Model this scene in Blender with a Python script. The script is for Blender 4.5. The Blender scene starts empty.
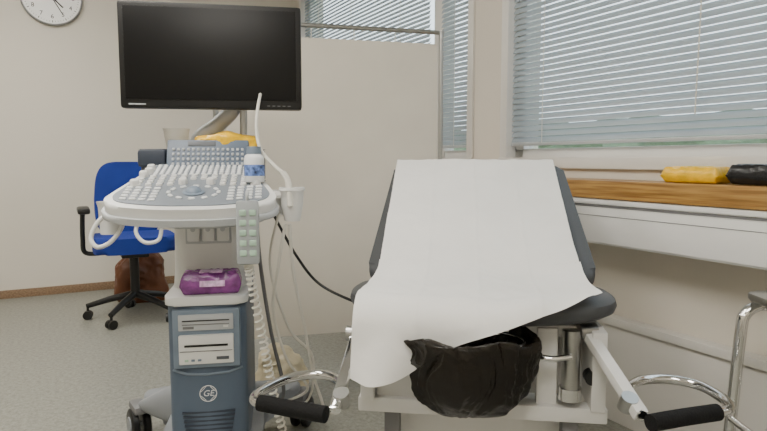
import bpy, bmesh, math, random
from mathutils import Vector, Matrix, Euler, noise
random.seed(7)
scene = bpy.context.scene
COL = scene.collection

# ------------------------------------------------------------ materials
def lin(c):
    r = []
    for v in c:
        v = v / 255.0
        r.append(v / 12.92 if v <= 0.04045 else ((v + 0.055) / 1.055) ** 2.4)
    return (r[0], r[1], r[2], 1.0)

def M(name, col, rough=0.5, metal=0.0, var=0.06, vscale=6.0, bump=0.0, bscale=60.0,
      trans=0.0, coat=0.0, emit=None, estr=0.0, sss=0.0, alpha=1.0, spec=0.5):
    m = bpy.data.materials.new(name)
    m.use_nodes = True
    nt = m.node_tree
    b = nt.nodes["Principled BSDF"]
    tc = nt.nodes.new("ShaderNodeTexCoord")
    nz = nt.nodes.new("ShaderNodeTexNoise")
    nz.inputs["Scale"].default_value = vscale
    nz.inputs["Detail"].default_value = 4
    nt.links.new(tc.outputs["Object"], nz.inputs["Vector"])
    rmp = nt.nodes.new("ShaderNodeValToRGB")
    c = lin(col)
    rmp.color_ramp.elements[0].position = 0.3
    rmp.color_ramp.elements[1].position = 0.7
    rmp.color_ramp.elements[0].color = tuple(x * (1 - var) for x in c[:3]) + (1,)
    rmp.color_ramp.elements[1].color = tuple(min(1, x * (1 + var)) for x in c[:3]) + (1,)
    nt.links.new(nz.outputs["Fac"], rmp.inputs["Fac"])
    nt.links.new(rmp.outputs["Color"], b.inputs["Base Color"])
    b.inputs["Roughness"].default_value = rough
    b.inputs["Metallic"].default_value = metal
    b.inputs["Specular IOR Level"].default_value = spec
    if trans: b.inputs["Transmission Weight"].default_value = trans
    if coat: b.inputs["Coat Weight"].default_value = coat
    if alpha < 1: b.inputs["Alpha"].default_value = alpha
    if emit:
        b.inputs["Emission Color"].default_value = lin(emit)
        b.inputs["Emission Strength"].default_value = estr
    if bump:
        n2 = nt.nodes.new("ShaderNodeTexNoise")
        n2.inputs["Scale"].default_value = bscale
        n2.inputs["Detail"].default_value = 5
        nt.links.new(tc.outputs["Object"], n2.inputs["Vector"])
        bp = nt.nodes.new("ShaderNodeBump")
        bp.inputs["Strength"].default_value = bump
        bp.inputs["Distance"].default_value = 0.01
        nt.links.new(n2.outputs["Fac"], bp.inputs["Height"])
        nt.links.new(bp.outputs["Normal"], b.inputs["Normal"])
    return m

def floor_mat():
    m = M("linoleum", (150, 148, 138), rough=0.38, var=0.05, vscale=1.5)
    nt = m.node_tree; b = nt.nodes["Principled BSDF"]
    tc = nt.nodes.new("ShaderNodeTexCoord")
    nz = nt.nodes.new("ShaderNodeTexNoise"); nz.inputs["Scale"].default_value = 55; nz.inputs["Detail"].default_value = 8
    nz.inputs["Roughness"].default_value = 0.8
    nt.links.new(tc.outputs["Object"], nz.inputs["Vector"])
    r = nt.nodes.new("ShaderNodeValToRGB")
    e = r.color_ramp.elements
    e[0].position = 0.36; e[0].color = lin((114, 114, 106))
    e[1].position = 0.66; e[1].color = lin((160, 160, 151))
    x = e.new(0.5); x.color = lin((139, 139, 130))
    nt.links.new(nz.outputs["Fac"], r.inputs["Fac"])
    nt.links.new(r.outputs["Color"], b.inputs["Base Color"])
    return m

def wood_mat(name, c1, c2, rough=0.4):
    m = M(name, c1, rough=rough)
    nt = m.node_tree; b = nt.nodes["Principled BSDF"]
    tc = nt.nodes.new("ShaderNodeTexCoord")
    mp = nt.nodes.new("ShaderNodeMapping"); mp.inputs["Scale"].default_value = (1.6, 26, 34)
    nz = nt.nodes.new("ShaderNodeTexNoise"); nz.inputs["Scale"].default_value = 3; nz.inputs["Detail"].default_value = 8
    nt.links.new(tc.outputs["Object"], mp.inputs["Vector"]); nt.links.new(mp.outputs["Vector"], nz.inputs["Vector"])
    r = nt.nodes.new("ShaderNodeValToRGB")
    r.color_ramp.elements[0].position = 0.38; r.color_ramp.elements[0].color = lin(c1)
    r.color_ramp.elements[1].position = 0.62; r.color_ramp.elements[1].color = lin(c2)
    nt.links.new(nz.outputs["Fac"], r.inputs["Fac"]); nt.links.new(r.outputs["Color"], b.inputs["Base Color"])
    return m

def translucent_mat(name, col, rough=0.6, fac=0.35, bump=0.0, bscale=8):
    m = M(name, col, rough=rough, var=0.03, bump=bump, bscale=bscale)
    nt = m.node_tree; b = nt.nodes["Principled BSDF"]; out = nt.nodes["Material Output"]
    t = nt.nodes.new("ShaderNodeBsdfTranslucent"); t.inputs["Color"].default_value = lin(col)
    mx = nt.nodes.new("ShaderNodeMixShader"); mx.inputs["Fac"].default_value = fac
    nt.links.new(b.outputs[0], mx.inputs[1]); nt.links.new(t.outputs[0], mx.inputs[2])
    nt.links.new(mx.outputs[0], out.inputs["Surface"])
    return m

def seethrough(m, fac, col=(1, 1, 1, 1)):
    nt = m.node_tree; out = nt.nodes["Material Output"]
    src = out.inputs["Surface"].links[0].from_socket
    t = nt.nodes.new("ShaderNodeBsdfTransparent"); t.inputs["Color"].default_value = col
    mx = nt.nodes.new("ShaderNodeMixShader"); mx.inputs["Fac"].default_value = fac
    nt.links.new(src, mx.inputs[1]); nt.links.new(t.outputs[0], mx.inputs[2])
    nt.links.new(mx.outputs[0], out.inputs["Surface"])
    return m

def glass_mat():
    m = bpy.data.materials.new("window_glass"); m.use_nodes = True
    nt = m.node_tree; out = nt.nodes["Material Output"]
    tr = nt.nodes.new("ShaderNodeBsdfTransparent"); tr.inputs["Color"].default_value = (0.86, 0.89, 0.89, 1)
    gl = nt.nodes.new("ShaderNodeBsdfGlossy"); gl.inputs["Roughness"].default_value = 0.02
    mx = nt.nodes.new("ShaderNodeMixShader"); mx.inputs["Fac"].default_value = 0.06
    nt.links.new(tr.outputs[0], mx.inputs[1]); nt.links.new(gl.outputs[0], mx.inputs[2])
    nt.links.new(mx.outputs[0], out.inputs["Surface"])
    return m

WALL = M("painted_wall", (217, 211, 199), rough=0.75, var=0.02, vscale=2, bump=0.05, bscale=180)
WALL2 = M("painted_plaster_window_wall", (212, 205, 193), rough=0.7, var=0.02, vscale=2, bump=0.05, bscale=160)
WAIN = M("wainscot_paint", (210, 207, 201), rough=0.5, var=0.02)
CEIL = M("ceiling_paint", (230, 228, 224), rough=0.9, var=0.02)
FLOOR = floor_mat()
SILLW = wood_mat("varnished_pine", (132, 94, 44), (176, 136, 74), 0.38)
BASEW = wood_mat("brown_baseboard_wood", (122, 98, 74), (146, 120, 94), 0.5)
FRAMEW = M("window_frame_paint", (220, 217, 212), rough=0.45, var=0.02)
RADW = M("radiator_enamel", (226, 226, 225), rough=0.4, var=0.015)
SLAT = translucent_mat("blind_slat", (164, 174, 182), 0.4, 0.13)
GLASS = glass_mat()
SCREENF = translucent_mat("partition_fabric", (222, 215, 202), 0.85, 0.06)
STEEL = M("brushed_steel", (176, 176, 174), rough=0.3, metal=1.0, var=0.05)
CHROME = M("chrome", (215, 215, 215), rough=0.1, metal=1.0, var=0.03)
BLK = M("black_plastic", (14, 14, 15), rough=0.4, var=0.1)
BLKG = M("black_screen_glass", (8, 8, 9), rough=0.35, var=0.05, spec=0.3)
RUB = M("black_foam_grip", (16, 16, 17), rough=0.8, var=0.2, bump=0.3, bscale=200, spec=0.3)
GREYP = M("grey_plastic", (112, 112, 114), rough=0.5)
WHITEP = M("offwhite_plastic", (218, 218, 216), rough=0.38, var=0.02)
LGREYP = M("light_grey_plastic", (180, 183, 186), rough=0.42, var=0.03)
REMG = M("remote_grey_plastic", (160, 165, 168), rough=0.45, var=0.03)
BASEG = M("base_grey_plastic", (136, 140, 145), rough=0.5, var=0.03)
WHITEM = M("white_powder_coat", (214, 213, 210), rough=0.35, var=0.02)
SLATE = M("slate_blue_plastic", (84, 98, 116), rough=0.42, var=0.05)
SLATE2 = M("slate_blue_light_plastic", (118, 132, 148), rough=0.42, var=0.05)
SLATED = M("dark_slate_plastic", (48, 56, 70), rough=0.45, var=0.06)
KEYW = M("key_caps", (222, 224, 225), rough=0.4, var=0.03)
KEYG = M("grey_key_well", (122, 129, 137), rough=0.5, var=0.04)
KEYD = M("dark_recess", (84, 88, 94), rough=0.5, var=0.04)
VINYL = M("dark_grey_vinyl", (72, 74, 77), rough=0.5, var=0.06, bump=0.08, bscale=250, spec=0.3)
PAPER = translucent_mat("exam_paper", (236, 235, 232), 0.85, 0.06, bump=0.5, bscale=6)
BAGB = seethrough(translucent_mat("black_bin_liner", (28, 22, 15), 0.25, 0.18, bump=0.45, bscale=30), 0.14)
YEL = M("yellow_plastic_pack", (236, 186, 16), rough=0.3, var=0.2, vscale=30, bump=0.9, bscale=24)
BLKPK = M("black_plastic_pack", (22, 22, 24), rough=0.25, var=0.1, bump=0.6, bscale=30)
PURP = M("purple_plastic_pack", (130, 64, 134), rough=0.2, var=0.5, vscale=30, bump=0.9, bscale=26)
LABELP = M("pink_printed_label", (206, 160, 204), rough=0.3, var=0.5, vscale=60)
LABELY = M("pale_printed_label", (240, 216, 120), rough=0.35, var=0.35, vscale=70)
BEIGEC = seethrough(translucent_mat("beige_cup_plastic", (238, 235, 226), 0.35, 0.45), 0.25)
BEIGEB = M("beige_plastic_bag", (214, 202, 172), rough=0.4, var=0.1, bump=0.6, bscale=18)
BLUEF = M("royal_blue_fabric", (24, 50, 138), rough=0.9, var=0.12, bump=0.2, bscale=300)
BROWNL = M("brown_leather", (110, 64, 38), rough=0.45, var=0.25, bump=0.3, bscale=30)
GELW = M("gel_bottle_plastic", (230, 232, 234), rough=0.3, var=0.02)
GELB = M("gel_label_blue", (96, 122, 182), rough=0.4, var=0.9, vscale=80)
CABW = M("white_cable", (214, 211, 202), rough=0.5, var=0.03)
GREENB = M("pale_green_button", (168, 196, 176), rough=0.5)
CLOCKF = M("clock_face", (242, 242, 241), rough=0.4, var=0.01)
CLOCKR = M("clock_rim", (150, 152, 154), rough=0.3, metal=0.5)
INK = M("black_ink", (20, 20, 22), rough=0.5)
INKW = M("white_ink", (225, 228, 230), rough=0.5)
GRASS = M("lawn_grass", (128, 146, 108), rough=0.95, var=0.25, vscale=3)
HEDGE = M("hedge_leaves", (100, 120, 94), rough=0.95, var=0.3, vscale=5, bump=0.6, bscale=12)
LAMPM = M("lamp_diffuser", (240, 240, 238), rough=0.6, emit=(255, 250, 240), estr=22.0)

# ------------------------------------------------------------ mesh helpers
def obj(name, me, mat=None, parent=None, loc=(0, 0, 0), rot=(0, 0, 0), smooth=True):
    o = bpy.data.objects.new(name, me)
    COL.objects.link(o)
    if mat is not None:
        for mm in (mat if isinstance(mat, (list, tuple)) else [mat]):
            me.materials.append(mm)
    o.location = loc
    o.rotation_euler = [math.radians(a) for a in rot]
    if parent is not None: o.parent = parent
    if smooth and me is not None:
        for p in me.polygons: p.use_smooth = True
        try: me.set_sharp_from_angle(angle=math.radians(38))
        except Exception: pass
    return o

def root(name, label, cat, loc=(0, 0, 0), rotz=0.0, group=None):
    o = bpy.data.objects.new(name, None)
    COL.objects.link(o)
    o.empty_display_size = 0.1
    o.location = loc; o.rotation_euler = (0, 0, math.radians(rotz))
    tag(o, label, cat, group)
    return o

def tag(o, label, cat, group=None):
    o["label"] = label; o["category"] = cat
    if group: o["group"] = group
    return o

def fin(bm, name):
    bmesh.ops.recalc_face_normals(bm, faces=bm.faces)
    me = bpy.data.meshes.new(name); bm.to_mesh(me); bm.free(); return me

def add_box(bm, size, c=(0, 0, 0), bev=0.0, seg=2, M4=None):
    r = bmesh.ops.create_cube(bm, size=1.0)
    vs = r["verts"]
    bmesh.ops.scale(bm, vec=size, verts=vs)
    if bev > 0:
        es = list({e for v in vs for e in v.link_edges})
        rr = bmesh.ops.bevel(bm, geom=es, offset=bev, segments=seg, affect='EDGES', profile=0.6)
        vs = list({v for f in rr["faces"] for v in f.verts} | {v for v in vs if v.is_valid})
    if M4 is not None: bmesh.ops.transform(bm, matrix=M4, verts=vs)
    bmesh.ops.translate(bm, vec=c, verts=vs)
    return vs

def box(name, size, c, mat, parent=None, bev=0.004, rot=(0, 0, 0), seg=2):
    bm = bmesh.new(); add_box(bm, size, (0, 0, 0), bev, seg)
    return obj(name, fin(bm, name), mat, parent, c, rot)

def multibox(name, specs, mat, parent=None, bev=0.003, loc=(0, 0, 0), rot=(0, 0, 0)):
    bm = bmesh.new()
    for s, c in specs: add_box(bm, s, c, bev)
    return obj(name, fin(bm, name), mat, parent, loc, rot)

def add_cyl(bm, r1, r2, h, c=(0, 0, 0), n=24, M4=None):
    r = bmesh.ops.create_cone(bm, cap_ends=True, segments=n, radius1=r1, radius2=r2, depth=h)
    if M4 is not None: bmesh.ops.transform(bm, matrix=M4, verts=r["verts"])
    bmesh.ops.translate(bm, vec=c, verts=r["verts"])
    return r["verts"]

def cyl(name, r, h, c, mat, parent=None, rot=(0, 0, 0), r2=None, n=28):
    bm = bmesh.new(); add_cyl(bm, r, r if r2 is None else r2, h, n=n)
    return obj(name, fin(bm, name), mat, parent, c, rot)

def lathe_bm(bm, prof, n=32, fn=None, close=True):
    rings = []
    for (r, z) in prof:
        ring = []
        for i in range(n):
            a = 2 * math.pi * i / n
            x, y, zz = r * math.cos(a), r * math.sin(a), z
            if fn: x, y, zz = fn(x, y, zz, a, r)
            ring.append(bm.verts.new((x, y, zz)))
        rings.append(ring)
    for k in range(len(rings) - 1):
        for i in range(n):
            j = (i + 1) % n
            bm.faces.new((rings[k][i], rings[k][j], rings[k + 1][j], rings[k + 1][i]))
    if close:
        bm.faces.new(rings[0][::-1]); bm.faces.new(rings[-1])
    return rings

def lathe(name, prof, mat, parent=None, loc=(0, 0, 0), rot=(0, 0, 0), n=32, fn=None, close=True):
    bm = bmesh.new(); lathe_bm(bm, prof, n, fn, close)
    return obj(name, fin(bm, name), mat, parent, loc, rot)

def catmull(pts, k=8, closed=False):
    P = [Vector(p) for p in pts]
    n = len(P); out = []
    rng = range(n) if closed else range(n - 1)
    for i in rng:
        if closed:
            p0, p1, p2, p3 = P[(i - 1) % n], P[i], P[(i + 1) % n], P[(i + 2) % n]
        else:
            p0, p1, p2, p3 = P[max(i - 1, 0)], P[i], P[i + 1], P[min(i + 2, n - 1)]
        for j in range(k):
            t = j / k
            out.append(0.5 * ((2 * p1) + (-p0 + p2) * t + (2 * p0 - 5 * p1 + 4 * p2 - p3) * t * t + (-p0 + 3 * p1 - 3 * p2 + p3) * t ** 3))
    if not closed: out.append(P[-1])
    return out

def sweep(bm, P, r, n=10, closed=False, rfn=None):
    m = len(P)
    T = []
    for i in range(m):
        if closed: t = P[(i + 1) % m] - P[(i - 1) % m]
        else: t = P[min(i + 1, m - 1)] - P[max(i - 1, 0)]
        T.append(t.normalized())
    up = Vector((0, 0, 1)) if abs(T[0].z) < 0.9 else Vector((1, 0, 0))
    N = (up - T[0] * up.dot(T[0])).normalized()
    rings = []
    for i in range(m):
        N = (N - T[i] * N.dot(T[i])).normalized()
        B = T[i].cross(N)
        rr = r if rfn is None else rfn(i / (m - 1)) * r
        rings.append([bm.verts.new(P[i] + (N * math.cos(2 * math.pi * a / n) + B * math.sin(2 * math.pi * a / n)) * rr) for a in range(n)])
    rng = range(m) if closed else range(m - 1)
    for i in rng:
        A, Bb = rings[i], rings[(i + 1) % m]
        for a in range(n):
            b = (a + 1) % n
            bm.faces.new((A[a], A[b], Bb[b], Bb[a]))
    if not closed:
        bm.faces.new(rings[0][::-1]); bm.faces.new(rings[-1])

def tube(name, pts, r, mat, parent=None, k=8, n=10, closed=False, smooth_path=True, rfn=None, loc=(0, 0, 0)):
    bm = bmesh.new()
    P = catmull(pts, k, closed) if smooth_path else [Vector(p) for p in pts]
    sweep(bm, P, r, n, closed, rfn)
    return obj(name, fin(bm, name), mat, parent, loc)

def prism(name, outline, z0, z1, mat, parent=None, bev=0.008, loc=(0, 0, 0), rot=(0, 0, 0), seg=3):
    bm = bmesh.new()
    b = [bm.verts.new((x, y, z0)) for x, y in outline]
    t = [bm.verts.new((x, y, z1)) for x, y in outline]
    n = len(outline)
    bf = bm.faces.new(b[::-1]); tf = bm.faces.new(t)
    for i in range(n): bm.faces.new((b[i], b[(i + 1) % n], t[(i + 1) % n], t[i]))
    if bev > 0:
        es = list({e for f in (bf, tf) for e in f.edges})
        bmesh.ops.bevel(bm, geom=es, offset=bev, segments=seg, affect='EDGES', profile=0.55)
    return obj(name, fin(bm, name), mat, parent, loc, rot)

def superell(a, b, p=3.5, n=48, fx=None):
    out = []
    for i in range(n):
        t = 2 * math.pi * i / n
        c, s = math.cos(t), math.sin(t)
        x = a * math.copysign(abs(c) ** (2 / p), c); y = b * math.copysign(abs(s) ** (2 / p), s)
        if fx: x, y = fx(x, y)
        out.append((x, y))
    return out

def rrect(a, b, r, n=6, fx=None):
    out = []
    for cx, cy, a0 in ((a - r, b - r, 0), (-a + r, b - r, 90), (-a + r, -b + r, 180), (a - r, -b + r, 270)):
        for i in range(n + 1):
            t = math.radians(a0 + 90 * i / n)
            x, y = cx + r * math.cos(t), cy + r * math.sin(t)
            if fx: x, y = fx(x, y)
            out.append((x, y))
    return out

def smooth_outline(pts, k=6):
    return [(p.x, p.y) for p in catmull([(x, y, 0) for x, y in pts], k, True)]

def crumple(name, size, amp, mat, parent=None, loc=(0, 0, 0), rot=(0, 0, 0), seed=0, p=3.0, sc=12, flat=0.6, taper=0.0):
    bm = bmesh.new()
    bmesh.ops.create_icosphere(bm, subdivisions=5, radius=1.0)
    for v in bm.verts:
        d = v.co.normalized()
        q = (abs(d.x) ** p + abs(d.y) ** p + abs(d.z) ** p) ** (-1 / p)
        c = d * q
        w = Vector((c.x * size[0] / 2, c.y * size[1] / 2, c.z * size[2] / 2))
        if taper: w.x *= 1 - taper * (c.z + 1) / 2; w.y *= 1 - taper * (c.z + 1) / 2
        nn = noise.noise(w * sc + Vector((seed * 7.1, 3, 1))) + 0.6 * (0.35 - abs(noise.noise(w * sc * 2.3 + Vector((seed, 9, 2))))) + 0.3 * (0.3 - abs(noise.noise(w * sc * 5 + Vector((seed, 2, 7)))))
        w += d * nn * amp
        if w.z < -size[2] / 2 * flat: w.z = -size[2] / 2 * flat
        w.z += size[2] / 2 * flat
        v.co = w
    return obj(name, fin(bm, name), mat, parent, loc, rot)

# flat pillow packet with crimped end seals
def pillow(name, L, W, H, mat, parent=None, loc=(0, 0, 0), seed=0, amp=0.004):
    bm = bmesh.new()
    nx_, ny_ = 56, 28
    grids = []
    for side in (1, -1):
        g = []
        for i in range(nx_ + 1):
            row = []
            for j in range(ny_ + 1):
                u = -1 + 2 * i / nx_; v = -1 + 2 * j / ny_
                eu = min(1, (1 - abs(u)) / 0.16); ev = min(1, (1 - abs(v)) / 0.30)
                prof_ = (1 - (1 - eu) ** 2.2) * (1 - (1 - ev) ** 2.4)
                x, y = u * L / 2, v * W / 2 * (0.93 + 0.07 * (1 - eu))
                cr = 1 - 2 * abs(noise.noise(Vector((x * 34, y * 46, seed + side))))
                z_ = H / 2 * prof_ * (1 if side > 0 else 0.96) + (amp * cr * prof_ if side > 0 else 0)
                zz = H / 2 + side * z_
                if eu < 1: zz += 0.0022 * math.sin(v * 22) * (1 - eu)
                row.append(bm.verts.new((x, y, max(0.0005, zz))))
            g.append(row)
        grids.append(g)
        for i in range(nx_):
            for j in range(ny_): bm.faces.new((g[i][j], g[i + 1][j], g[i + 1][j + 1], g[i][j + 1]))
    bmesh.ops.remove_doubles(bm, verts=bm.verts, dist=0.0004)
    return obj(name, fin(bm, name), mat, parent, loc)

def text(name, body, size, mat, parent=None, loc=(0, 0, 0), rot=(0, 0, 0), ext=0.0004, align='CENTER', shear=0.0):
    cu = bpy.data.curves.new(name, 'FONT')
    cu.body = body; cu.size = size; cu.extrude = ext; cu.align_x = align; cu.align_y = 'CENTER'; cu.shear = shear
    t = bpy.data.objects.new(name + "_tmp", cu); COL.objects.link(t)
    bpy.context.view_layer.update()
    dg = bpy.context.evaluated_depsgraph_get()
    me = bpy.data.meshes.new_from_object(t.evaluated_get(dg))
    bpy.data.objects.remove(t)
    me.materials.clear()
    return obj(name, me, mat, parent, loc, rot, smooth=False)

def w2l(r, p):
    bpy.context.view_layer.update()
    return tuple(r.matrix_world.inverted() @ Vector(p))

# ------------------------------------------------------------ room
RC = (-0.76, 5.34, 0.0)
RA = -61.6
def room(o):
    o.location = RC; o.rotation_euler = (0, 0, math.radians(RA)); return o
RM = Matrix.Translation(RC) @ Matrix.Rotation(math.radians(RA), 4, 'Z')
def struct(o): o["kind"] = "structure"; return o
SL, TW, HC = 6.4, 4.3, 2.6
ZB, ZT = 0.985, 2.42
W1 = (0.14, 2.53); W2 = (2.82, 5.3)

fl = multibox("floor", [((SL + 0.4, TW + 0.4, 0.1), (SL / 2, -TW / 2, -0.05))], FLOOR, bev=0); room(fl); struct(fl)
ce = multibox("ceiling", [((SL + 0.4, TW + 0.4, 0.1), (SL / 2, -TW / 2, HC + 0.05))], CEIL, bev=0); room(ce); struct(ce)
wb = multibox("wall_back", [((0.2, TW, HC), (-0.1, -TW / 2, HC / 2))], WALL, bev=0); room(wb); struct(wb)
wl = multibox("wall_left", [((SL + 0.4, 0.2, HC), (SL / 2, -TW - 0.1, HC / 2))], WALL, bev=0); room(wl); struct(wl)
wf = multibox("wall_front", [((0.2, TW, HC), (SL + 0.1, -TW / 2, HC / 2))], WALL, bev=0); room(wf); struct(wf)
def span(a, b, z0, z1, y0=0.0, y1=0.2): return ((b - a, y1 - y0, z1 - z0), ((a + b) / 2, (y0 + y1) / 2, (z0 + z1) / 2))
wr = multibox("wall_right", [span(-0.2, SL + 0.2, 0, ZB), span(-0.2, SL + 0.2, ZT, HC), span(-0.2, W1[0], ZB, ZT),
                            span(W1[1], W2[0], ZB, ZT), span(W2[1], SL + 0.2, ZB, ZT)], WALL2, bev=0); room(wr); struct(wr)
# windows
def window(idx, a, b, mull):
    specs = []
    y0, y1 = 0.05, 0.11
    t = 0.066
    specs += [span(a, b, ZB, ZB + t, y0, y1), span(a, b, ZT - t, ZT, y0, y1), span(a, a + t, ZB, ZT, y0, y1), span(b - t, b, ZB, ZT, y0, y1)]
    c = 0.035
    specs += [span(a - c, b + c, ZB - 0.020, ZB + 0.026, -0.02, 0.06), span(a - c, a + 0.012, ZB, ZT, -0.012, 0.05), span(b - 0.012, b + c, ZB, ZT, -0.012, 0.05),
              span(a - c, b + c, ZT - 0.012, ZT + c, -0.012, 0.05)]
    for m in mull: specs.append(span(m - 0.05, m + 0.05, ZB, ZT, 0.04, 0.115))
    w = multibox("window_%d" % idx, specs, FRAMEW, bev=0.003); room(w); struct(w)
    g = multibox("glass_pane", [span(a + 0.02, b - 0.02, ZB + 0.03, ZT - 0.03, 0.078, 0.084)], GLASS, parent=w, bev=0)
    return w
window(1, W1[0], W1[1], [2.18])
window(2, W2[0], W2[1], [])

def blind(a, b, cords, wand, lab):
    r = root("venetian_blind", lab, "window blind", group="venetian blinds at the windows")
    room(r)
    bm = bmesh.new()
    w = 0.0142; tilt = math.radians(60)
    pitch = 0.0256
    z = 1.092
    while z < ZT - 0.045:
        row = []
        for k in range(5):
            q = -1 + 2 * k / 4
            cam_ = 0.0034 * (1 - q * q)
            y = 0.022 + w * q * math.cos(tilt) - cam_ * math.sin(tilt)
            zz = z + w * q * math.sin(tilt) + cam_ * math.cos(tilt)
            row.append((y, zz))
        segs = 6
        sag = random.uniform(-0.0009, 0.0009)
        V = [[bm.verts.new((a + (b - a) * i / segs, y, zz + sag * math.sin(i * 2.1))) for i in range(segs + 1)] for (y, zz) in row]
        for k in range(4):
            for i in range(segs): bm.faces.new((V[k][i], V[k][i + 1], V[k + 1][i + 1], V[k + 1][i]))
        z += pitch
    obj("slats", fin(bm, "slats"), SLAT, r)
    box("headrail", (b - a, 0.032, 0.03), ((a + b) / 2, 0.022, ZT - 0.03), LGREYP, r, 0.003)
    box("bottom_rail", (b - a, 0.024, 0.014), ((a + b) / 2, 0.022, 1.071), LGREYP, r, 0.004)
    for c in cords:
        tube("ladder_cord", [(c, 0.006, ZT - 0.04), (c, 0.006, 1.075)], 0.0015, CABW, r, n=6, smooth_path=False)
    if wand:
        tube("pull_cord", [(wand, -0.004, ZT - 0.05), (wand + 0.004, -0.006, 1.6), (wand, -0.006, 1.15)], 0.0026, CABW, r, n=6)
    return r
blind(W1[0] + 0.03, 2.12, [0.5, 1.1, 1.8], None, "pale grey venetian blind lowered behind the privacy screen")
blind(2.24, W1[1] - 0.02, [2.38], None, "narrow pale grey venetian blind beside the wall column")
blind(W2[0] + 0.02, W2[1] - 0.03, [3.05, 4.25, 4.9], 3.78, "wide pale grey venetian blind lowered over the wooden sill")

sill = multibox("trim_1", [((SL, 0.165, 0.066), (SL / 2, -0.0725, 0.893))], SILLW, bev=0.004); room(sill); struct(sill)
rad = root("radiator_cover", "long white enamel heating panel beneath the wooden window sill", "radiator"); room(rad)
multibox("casing", [((SL - 0.1, 0.165, 0.160), (SL / 2, -0.0825, 0.777)), ((SL - 0.1, 0.010, 0.014), (SL / 2, -0.167, 0.848)), ((SL - 0.1, 0.008, 0.125), (SL / 2, -0.167, 0.766))], RADW, rad, 0.003)
multibox("vent_strip", [((SL - 0.2, 0.004, 0.008), (SL / 2, -0.1655, 0.835)), ((SL - 0.2, 0.002, 0.0022), (SL / 2, -0.1712, 0.800))], GREYP, rad, 0)
wain = multibox("trim_2", [((SL, 0.040, 0.38), (SL / 2, -0.020, 0.19)), ((SL, 0.055, 0.03), (SL / 2, -0.0275, 0.390))], WAIN, bev=0.004); room(wain); struct(wain)
bbk = multibox("baseboard_back", [((0.016, TW - 0.05, 0.06), (0.008, -TW / 2 - 0.02, 0.03))], BASEW, bev=0.002); room(bbk); struct(bbk)
bbl = multibox("baseboard_left", [((SL, 0.016, 0.06), (SL / 2, -TW + 0.008, 0.03))], BASEW, bev=0.002); room(bbl); struct(bbl)

# outdoors
lawn = multibox("lawn", [((40, 9, 0.1), (3, 5.0, -0.75))], GRASS, bev=0); room(lawn); tag(lawn, "green mown lawn outside the windows", "lawn"); lawn["kind"] = "stuff"
bm = bmesh.new()
bmesh.ops.create_grid(bm, x_segments=90, y_segments=20, size=1.0)
for v in bm.verts:
    x, y = v.co.x * 18 + 3, (v.co.y + 1) * 1.35 - 0.7
    v.co = Vector((x, 10.3 + 0.5 * noise.noise(Vector((x * 1.3, y * 1.3, 0))) + 0.2 * noise.noise(Vector((x * 5, y * 5, 3))), y + (0.15 * noise.noise(Vector((x, 0, 5))) if y > 0 else 0)))
hd = obj("hedge", fin(bm, "hedge"), HEDGE); room(hd); tag(hd, "dense green hedge across the lawn outside", "hedge"); hd["kind"] = "stuff"

# ceiling lamps
for i, (s, t) in enumerate([(1.5, -2.3), (3.6, -2.3), (5.4, -2.3)]):
    r = root("ceiling_lamp", "flat white fluorescent ceiling lamp panel", "ceiling lamp", group="ceiling lamps")
    r.matrix_world = RM @ Matrix.Translation((s, t, HC))
    box("housing", (0.6, 1.3, 0.05), (0, 0, -0.026), WHITEM, r, 0.005)
    box("diffuser", (0.55, 1.24, 0.012), (0, 0, -0.057), LAMPM, r, 0.002)

# ------------------------------------------------------------ wall clock
ck = root("wall_clock", "round white-faced wall clock with grey rim on the wall", "clock")
nrm = RM.to_3x3() @ Vector((1, 0, 0)); up = Vector((0, 0, 1)); xr = up.cross(nrm)
cp = RM @ Vector((0.0, -1.86, 2.165))
mm = Matrix((xr, up, nrm)).transposed().to_4x4(); mm.translation = cp
ck.matrix_world = mm
R = 0.2
lathe("rim", [(R, 0.001), (R, 0.035), (R - 0.004, 0.040), (R - 0.010, 0.036), (R - 0.010, 0.022), (0.02, 0.022), (0.02, 0.001)], CLOCKR, ck, n=64)
cyl("clock_face", R - 0.011, 0.008, (0, 0, 0.024), CLOCKF, ck, n=64)
for h in range(1, 13):
    a = math.radians(90 - 30 * h)
    text("numeral", str(h), 0.042, INK, ck, (0.138 * math.cos(a), 0.138 * math.sin(a), 0.0286))
bm = bmesh.new()
for k in range(60):
    a = math.radians(6 * k)
    L = 0.014 if k % 5 == 0 else 0.007
    add_box(bm, (L, 0.004 if k % 5 == 0 else 0.002, 0.001), (0, 0, 0), 0, M4=Matrix.Rotation(a, 4, 'Z') @ Matrix.Translation((0.172, 0, 0.0288)))
obj("minute_track", fin(bm, "minute_track"), INK, ck)
for nm, L, w, hh in (("hour_hand", 0.1, 0.009, 134), ("minute_hand", 0.14, 0.006, 150)):
    a = math.radians(90 - hh)
    bm = bmesh.new(); add_box(bm, (L + 0.03, w, 0.002), (0, 0, 0), 0, M4=Matrix.Rotation(a, 4, 'Z') @ Matrix.Translation((L / 2 - 0.015, 0, 0.031)))
    obj(nm, fin(bm, nm), INK, ck)
cyl("centre_cap", 0.01, 0.006, (0, 0, 0.032), INK, ck)

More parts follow.
